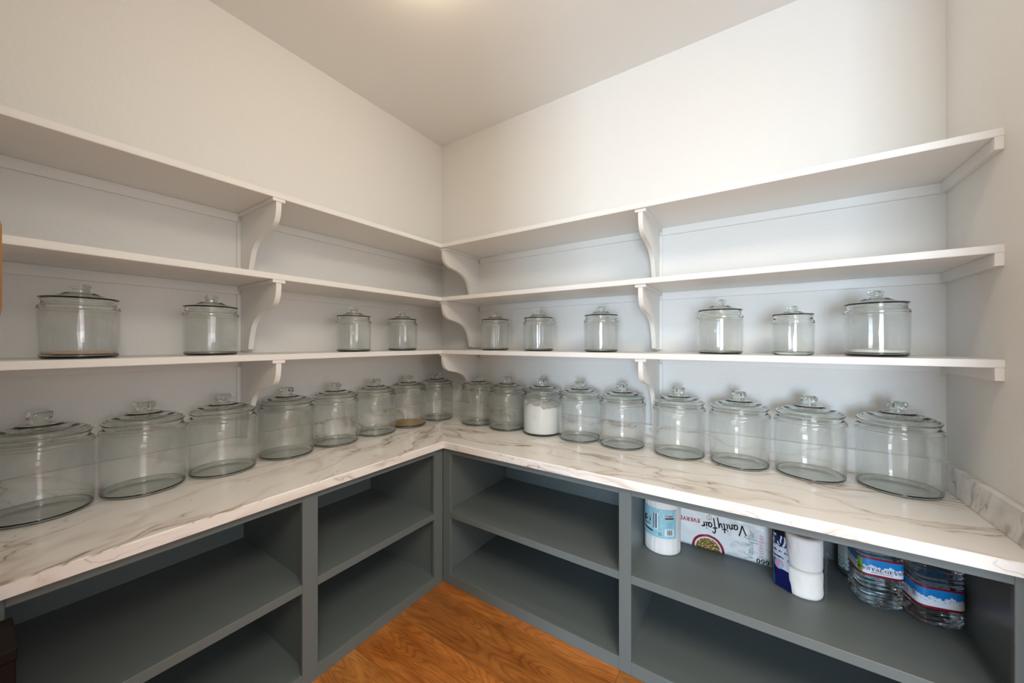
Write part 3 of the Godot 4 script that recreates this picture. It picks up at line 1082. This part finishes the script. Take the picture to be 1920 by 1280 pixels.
func paper_towel(at: Vector3) -> void:
	var t := thing("paper_towel_roll", "roll of kitchen paper in a wrapper with a light blue label band", "paper towels", at)
	var R := 0.088
	var n := noise(41, 1.0, 2)
	var b := MB.new()
	var p := PackedVector2Array([Vector2(0, 0.004), Vector2(0.02, 0.004), Vector2(0.021, 0.0), Vector2(R - 0.006, 0.0), Vector2(R - 0.002, 0.002), Vector2(R, 0.007)])
	for k in 10:
		p.append(Vector2(R, 0.007 + 0.262 * (k + 1) / 10.0))
	p.append_array(PackedVector2Array([Vector2(R - 0.002, 0.274), Vector2(R - 0.006, 0.276), Vector2(0.021, 0.276), Vector2(0.02, 0.272), Vector2(0.0, 0.272)]))
	b.lathe(p, 72, func(ang: float, r: float, y: float) -> float: return r + (0.0012 * n.get_noise_3d(cos(ang) * 9.0, y * 3.0, sin(ang) * 9.0) if r > 0.07 else 0.0))
	obj("roll", b.done(), M.paper, t)
	# the label: the viewer sees it from +z turned a little to +x
	var rad := func(a: float, y: float) -> float: return R + 0.0022
	var sq := noise(43, 1.0, 2)
	var face := deg_to_rad(11.0)
	var a0 := face - deg_to_rad(110.0)
	var a1 := face + deg_to_rad(45.0)
	var tex := picture(512, 256, func(u: float, v: float) -> Color:
		var blue := Color(0.55, 0.78, 0.84)
		var c := blue.lerp(Color(0.80, 0.92, 0.94), 0.9 if absf(sq.get_noise_2d(u * 20.0, v * 11.0)) < 0.12 else 0.0)
		if u > 0.76 and u < 0.945 and v > 0.10 and v < 0.86:
			c = blue.lerp(Color(0.66, 0.85, 0.90), 0.5)
			if v > 0.37 and v < 0.60 and fposmod(v * 30.0, 1.0) < 0.3 and u > 0.80 and u < 0.91:
				c = Color(0.45, 0.66, 0.74)
			if v < 0.335 and v > 0.10:
				c = Color(0.93, 0.95, 0.95)
				if u > 0.785 and u < 0.925 and v > 0.13 and v < 0.31 and bars((u - 0.785) / 0.14):
					c = Color(0.2, 0.2, 0.22)
			if v > 0.68 and v < 0.80:
				c = Color(0.10, 0.11, 0.20) if v > 0.705 else Color(0.45, 0.10, 0.16)
		return c)
	obj("label_band", band(rad, a0, a1, 0.086, 0.232), printed(tex, 0.35), t)
	var on := func(ac: float, yc: float, tilt: float):
		return func(x: float, y: float, z: float) -> Vector3:
			var a: float = ac + (x * cos(tilt) - y * sin(tilt)) / R
			var r: float = R + 0.0022 + z
			return Vector3(sin(a) * r, yc + x * sin(tilt) + y * cos(tilt), cos(a) * r)
	var lab := t.get_node("label_band")
	obj("lettering_outline", letters("el", "Droid Sans", 0.083, on.call(face - deg_to_rad(40.5), 0.165, 0.0)), M.ink_white, lab)
	obj("lettering", letters("el", "Droid Sans", 0.076, on.call(face - deg_to_rad(42.0), 0.166, 0.0)), M.ink_navy, lab)
	var bar := MB.new()
	var f2 = on.call(face - deg_to_rad(50.0), 0.116, -0.12)
	for k in 6:
		var q := []
		for c in [[0, -1], [1, -1], [1, 1], [0, 1]]:
			q.append(f2.call(-0.03 + 0.01 * (k + c[0]), 0.004 * c[1], 0.0005))
		bar.quad(q[0], q[1], q[2], q[3], q[0] - Vector3(0, q[0].y, 0))
	obj("lettering", bar.done(), M.ink_navy, lab)
	obj("lettering", letters("KIRKLAND", "Droid Sans", 0.0088, on.call(face + deg_to_rad(22.0), 0.1965, 0.0)), M.ink_white, lab)
	obj("triangle_mark", strokes([[Vector2(-0.006, -0.005), Vector2(0, 0.006), Vector2(0.006, -0.005), Vector2(-0.006, -0.005)]], 0.0024, on.call(face - deg_to_rad(8.0), 0.107, 0.0)), M.ink_navy, lab)


func napkins() -> void:
	var x0 := -0.362
	var x1 := 0.0815
	var zf := -2.13
	var h := 0.27
	var n := noise(51, 1.0, 3)
	var t := thing("napkin_pack", "white plastic pack of paper napkins lying upside down, a salad plate printed on it", "napkins", Vector3(x0, GY, zf))
	var w := x1 - x0
	var bulge := func(x: float, y: float) -> float:
		var e: float = minf(minf(x, w - x), minf(y, h - y))
		return -0.014 * pow(1.0 - clampf(e / 0.014, 0.0, 1.0), 2.0) + 0.0045 * n.get_noise_2d(x * 16.0, y * 16.0) * clampf(e / 0.02, 0.0, 1.0)
	# front face
	var b := MB.new()
	var pts := []
	var uvs := []
	var cols := 48
	var rows := 30
	for i in rows + 1:
		var row := []
		var ur := []
		for j in cols + 1:
			var x := w * j / cols
			var y := h * i / rows
			row.append(Vector3(x, y, bulge.call(x, y)))
			ur.append(Vector2(float(j) / cols, 1.0 - float(i) / rows))
		pts.append(row)
		uvs.append(ur)
	b.grid(pts, uvs, false, true)
	var sn := noise(53, 1.0, 2)
	var tex := picture(664, 405, func(u: float, v: float) -> Color:
		var x := x0 + u * w
		var y := GY + v * h
		var c := Color(0.90, 0.91, 0.91)
		var d := Vector2(x + 0.190, y - 0.474).length()
		if d < 0.075:
			c = Color(0.55, 0.10, 0.22)
			if d < 0.0635:
				c = Color(0.93, 0.88, 0.86)
			if d < 0.056:
				var k := sn.get_noise_2d(x * 75.0, y * 75.0)
				var k2 := sn.get_noise_2d(x * 120.0 + 50.0, y * 120.0)
				c = Color(0.22, 0.40, 0.16)
				if k > 0.22:
					c = Color(0.78, 0.28, 0.16)
				elif k < -0.30:
					c = Color(0.90, 0.82, 0.62)
				elif k2 > 0.25:
					c = Color(0.45, 0.58, 0.22)
				elif k2 < -0.28:
					c = Color(0.14, 0.26, 0.12)
		# the clear side of the bag, where the paper shows through
		elif x > -0.105 and sn.get_noise_2d(x * 14.0 + 7.0, y * 22.0) > 0.18:
			c = Color(0.84, 0.855, 0.855)
		var lg := Vector2(x + 0.184, (y - 0.640) * 0.9).length()
		if lg > 0.009 and lg < 0.0125 or (absf(x + 0.184) < 0.002 and lg < 0.010):
			c = Color(0.62, 0.63, 0.48)
		return c)
	obj("front_face", b.done(), printed(tex, 0.3), t)
	var s := MB.new()
	s.box(Vector3(0.004, 0.0, -0.22), Vector3(w - 0.0005, h - 0.004, -0.0155), 0.012)
	obj("bag", s.done(), M.plastic_white, t)
	var on := func(px: float, py: float, ang: float, k: float):
		return func(x: float, y: float, z: float) -> Vector3:
			var qx: float = px - x0 + k * (x * cos(ang) - y * sin(ang))
			var qy: float = py - GY + k * (x * sin(ang) + y * cos(ang))
			return Vector3(qx, qy, bulge.call(qx, qy) + 0.0006 + z)
	var ff := t.get_node("front_face")
	obj("lettering", letters("EVERYDAY", "Droid Sans", 0.0212, on.call(-0.2955, 0.606, PI + 0.05, 1.0)), M.ink_red, ff)
	var sl := script_lines()
	obj("script_lettering", strokes(sl, 0.125, on.call(-0.030, 0.638, PI + 0.15, 0.0455)), M.ink, ff)
	obj("script_lettering", strokes(sl, 0.10, on.call(0.004, 0.484, PI / 2 - 0.03, 0.033)), M.ink_grey, ff)
	obj("lettering", letters("EVERYDAY", "Droid Sans", 0.017, on.call(0.040, 0.560, PI / 2, 1.0)), M.ink_pink, ff)
	obj("lettering", letters("660", "Droid Sans", 0.024, on.call(0.045, 0.486, PI, 1.0)), M.ink, ff)
	obj("lettering", letters("NAPKINS", "Droid Sans", 0.007, on.call(0.045, 0.503, PI, 1.0)), M.ink_grey, ff)


func toilet_rolls(at: Vector3) -> void:
	var t := thing("toilet_paper_pack", "opened pack of stacked white toilet rolls with torn blue printed film", "toilet paper", at)
	var n := noise(61, 1.0, 3)
	for k in 2:
		var b := MB.new()
		var R := 0.070 if k == 0 else 0.066
		var H := 0.112 if k == 0 else 0.136
		var p := PackedVector2Array([Vector2(0.020, H - 0.004), Vector2(0.020, 0.0015), Vector2(0.022, 0.0), Vector2(R - 0.010, 0.0), Vector2(R - 0.003, 0.0025), Vector2(R, 0.010)])
		for i in 6:
			p.append(Vector2(R, 0.010 + (H - 0.022) * (i + 1) / 6.0))
		p.append_array(PackedVector2Array([Vector2(R - 0.003, H - 0.004), Vector2(R - 0.010, H), Vector2(0.022, H), Vector2(0.020, H - 0.004)]))
		b.lathe(p, 64, func(ang: float, r: float, y: float) -> float: return r + (0.0022 * n.get_noise_3d(cos(ang) * 1.5 + k * 9.0, y * 22.0, sin(ang) * 1.5) if r > 0.05 else 0.0))
		var o := obj("roll", b.done(), M.paper, t)
		o.position = Vector3(-0.001 if k == 0 else 0.003, 0.0 if k == 0 else 0.1125, 0.0 if k == 0 else -0.004)
	# what is left of the wrapper: printed film at the left, crinkled clear film at the right
	var wav := func(a: float, y: float) -> float: return 0.0755 + 0.030 * smoothstep(-0.9, -1.6, a) + 0.0018 * n.get_noise_2d(a * 6.0, y * 40.0)
	var pn := noise(63, 1.0, 2)
	var tex := picture(256, 256, func(u: float, v: float) -> Color:
		var k := pn.get_noise_2d(u * 6.0, v * 5.0)
		var c := Color(0.82, 0.86, 0.91)
		if v < 0.52 and u < 0.55:
			c = Color(0.13, 0.33, 0.55)
		if v > 0.80 and k > -0.25:
			c = Color(0.08, 0.14, 0.36)
		if v < 0.36 and u > 0.45:
			c = Color(0.05, 0.08, 0.33)
		if Vector2((u - 0.62) * 0.7, v - 0.44).length() < 0.10:
			c = Color(0.82, 0.62, 0.74) if k > 0.0 else Color(0.55, 0.80, 0.90)
		elif v > 0.52 and v < 0.80 and fposmod(v * 9.0 + 0.3 * k, 1.0) < 0.28 and k < 0.2:
			c = Color(0.20, 0.25, 0.42)
		return c)
	var tilt := MB.new()
	var pts := []
	var uvs := []
	for i in 13:
		var row := []
		var ur := []
		for j in 15:
			var f := float(i) / 12.0
			var a := lerpf(deg_to_rad(-118.0), deg_to_rad(-34.0 - 22.0 * f - 8.0 * n.get_noise_1d(f * 4.0)), j / 14.0)
			var y := 0.006 + 0.225 * f
			var r: float = wav.call(a, y)
			row.append(Vector3(sin(a) * r, y, cos(a) * r))
			ur.append(Vector2(j / 14.0, 1.0 - f))
		pts.append(row)
		uvs.append(ur)
	tilt.grid(pts, uvs, false, true)
	obj("printed_film", tilt.done(), printed(tex, 0.25), t)
	var film := MB.new()
	pts = []
	for i in 25:
		var row := []
		for j in 9:
			var f := float(i) / 24.0
			var a := lerpf(deg_to_rad(62.0), deg_to_rad(112.0), j / 8.0)
			var y := 0.010 + 0.19 * f
			var r := 0.076 + 0.012 * (j / 8.0) + 0.004 * sin(f * 38.0) * (j / 8.0) + 0.003 * n.get_noise_2d(j * 0.6, f * 9.0)
			row.append(Vector3(sin(a) * r, y, cos(a) * r))
		pts.append(row)
	film.grid(pts, [], false, true)
	obj("clear_film", film.done(), M.pane_hazy, t)


func jug(at: Vector3) -> void:
	var t := thing("plastic_jug", "grey plastic jug with a white label, mostly hidden behind the water bottles", "jug", at)
	var b := MB.new()
	var R := 0.062
	b.lathe(PackedVector2Array([Vector2(0, 0.002), Vector2(R - 0.012, 0.0), Vector2(R - 0.004, 0.003), Vector2(R, 0.012), Vector2(R, 0.10), Vector2(R, 0.19), Vector2(R - 0.006, 0.212), Vector2(R - 0.02, 0.236), Vector2(0.022, 0.258), Vector2(0.018, 0.27), Vector2(0.018, 0.284), Vector2(0, 0.284)]), 48)
	obj("bottle", b.done(), mat(Color(0.33, 0.38, 0.40), 0.3), t)
	var n := noise(67, 1.0, 2)
	var tex := picture(128, 128, func(u: float, v: float) -> Color: return Color(0.55, 0.68, 0.66) if v < 0.35 and n.get_noise_2d(u * 14.0, v * 14.0) > 0.12 else Color(0.86, 0.91, 0.94))
	obj("label", band(func(a: float, y: float) -> float: return R + 0.0008, -1.45, 1.45, 0.030, 0.185), printed(tex), t)
	var c := MB.new()
	c.lathe(PackedVector2Array([Vector2(0, 0.278), Vector2(0.021, 0.278), Vector2(0.021, 0.298), Vector2(0.019, 0.30), Vector2(0, 0.30)]), 32)
	obj("cap", c.done(), M.plastic_white, t)


func water_bottle(at: Vector3, l0: float, l1: float, front: bool, label: String) -> void:
	var t := thing("water_bottle", label, "water bottle", at, "")
	var hw := 0.0715
	t.rotation.y = deg_to_rad(9.0 if front else 14.0)
	var sq := func(a: float) -> float: return 1.0 / pow(pow(absf(sin(a)), 5.0) + pow(absf(cos(a)), 5.0), 0.2)
	var b := MB.new()
	var p := PackedVector2Array([Vector2(0, 0.010), Vector2(0.030, 0.007), Vector2(0.046, 0.001), Vector2(0.052, 0.0), Vector2(0.060, 0.004), Vector2(0.066, 0.014)])
	var y := 0.022
	while y < 0.232:
		var r := hw - 0.0008
		if y < l0 - 0.004 or y > l1 + 0.004:
			r = hw - 0.0030 + 0.0030 * cos(TAU * y / 0.0185)
		p.append(Vector2(r, y))
		y += 0.0023
	p.append_array(PackedVector2Array([Vector2(0.062, 0.246), Vector2(0.045, 0.268), Vector2(0.026, 0.282), Vector2(0.019, 0.290), Vector2(0.018, 0.306), Vector2(0, 0.306)]))
	b.lathe(p, 80, func(ang: float, r: float, yy: float) -> float: return r * lerpf(1.0, sq.call(ang), smoothstep(0.0, 0.022, yy) * (1.0 - smoothstep(0.235, 0.275, yy))) * (1.0 + 0.035 * sin(ang * 10.0) * (1.0 - smoothstep(0.0, 0.03, yy)) * smoothstep(0.03, 0.06, r)))
	obj("bottle", b.done(), M.water, t)
	var c := MB.new()
	c.lathe(PackedVector2Array([Vector2(0, 0.301), Vector2(0.0205, 0.301), Vector2(0.0205, 0.320), Vector2(0.019, 0.322), Vector2(0, 0.322)]), 32)
	obj("cap", c.done(), M.plastic_white, t)
	var rad := func(a: float, yy: float) -> float: return (hw + 0.0006) * sq.call(a)
	var n := noise(73, 1.0, 3)
	var tex := picture(768, 160, func(u: float, v: float) -> Color:
		var ridge := 0.52 + 0.16 * n.get_noise_1d(u * 18.0) + 0.10 * absf(fposmod(u * 7.0, 1.0) - 0.5)
		var col := Color(0.09, 0.50, 0.78)
		if v < ridge:
			col = Color(0.90, 0.92, 0.95) if n.get_noise_2d(u * 60.0, v * 14.0) < 0.22 or v < ridge - 0.2 else Color(0.55, 0.70, 0.86)
		if v < 0.11 or v > 0.90:
			col = Color(0.50, 0.05, 0.13)
		var k := fposmod(u, 0.5)
		if front and absf(u - 0.362) < 0.018 and v > 0.12 and v < 0.85:
			col = Color(0.45, 0.60, 0.15)
		if not front:
			if k > 0.22 and k < 0.28 and v > 0.16 and v < 0.42 and fposmod(v * 22.0, 1.0) < 0.5:
				col = Color(0.55, 0.58, 0.66)
			if k > 0.325 and k < 0.35 and v > 0.30 and v < 0.74 and bars((v - 0.30) / 0.44):
				col = Color(0.25, 0.28, 0.36)
		return col)
	obj("label", band(rad, -PI, PI, l0, l1, 120), printed(tex, 0.3), t)
	if front:
		var on := func(ac: float, yc: float):
			return func(x: float, yy: float, z: float) -> Vector3:
				var a: float = ac + x / hw
				var r: float = rad.call(a, 0.0) + z
				return Vector3(sin(a) * r, yc + yy, cos(a) * r)
		var lb := t.get_node("label")
		obj("lettering", letters("CRYSTAL GEYSER", "Droid Serif", 0.0128, on.call(-0.04, l0 + 0.028)), M.ink_navy, lb)
		obj("lettering", letters("ALPINE SPRING WATER", "Droid Sans", 0.0042, on.call(-0.04, l0 + 0.0165)), M.ink_red, lb)


# ================================================================ things cut by the left edge of the picture
func left_edge() -> void:
	var t := thing("storage_box", "dark brown box at the very edge of the picture, before the left cabinet", "box")
	obj("body", boxm(Vector3(-1.62, 0.0, -0.062), Vector3(-1.45, 0.80, ZD - 0.004), 0.003), M.dark, t)
	obj("lid", boxm(Vector3(-1.624, 0.8005, -0.064), Vector3(-1.447, 0.829, ZD - 0.003), 0.003), M.dark, t)
	var r := thing("wooden_utensil", "pale wooden utensil with a rounded end, just showing at the picture's left edge", "utensil", Vector3(-1.2, 1.586, 0.008))
	var b := MB.new()
	b.lathe(PackedVector2Array([Vector2(0, 0), Vector2(0.030, 0.002), Vector2(0.040, 0.012), Vector2(0.0425, 0.03), Vector2(0.0425, 0.19), Vector2(0.040, 0.20), Vector2(0.012, 0.206), Vector2(0, 0.206)]), 40)
	obj("roller", b.done(), M.board, r)
	var h := MB.new()
	h.lathe(PackedVector2Array([Vector2(0, 0.2062), Vector2(0.011, 0.2062), Vector2(0.013, 0.24), Vector2(0.019, 0.28), Vector2(0.017, 0.315), Vector2(0.010, 0.33), Vector2(0, 0.332)]), 32)
	obj("handle", h.done(), M.board, r)
	var k := MB.new()
	k.box(Vector3(-0.012, 0.25, 0.0135), Vector3(0.012, 0.27, ZD - 0.0085), 0.002)
	obj("hook", k.done(), M.dark, r)
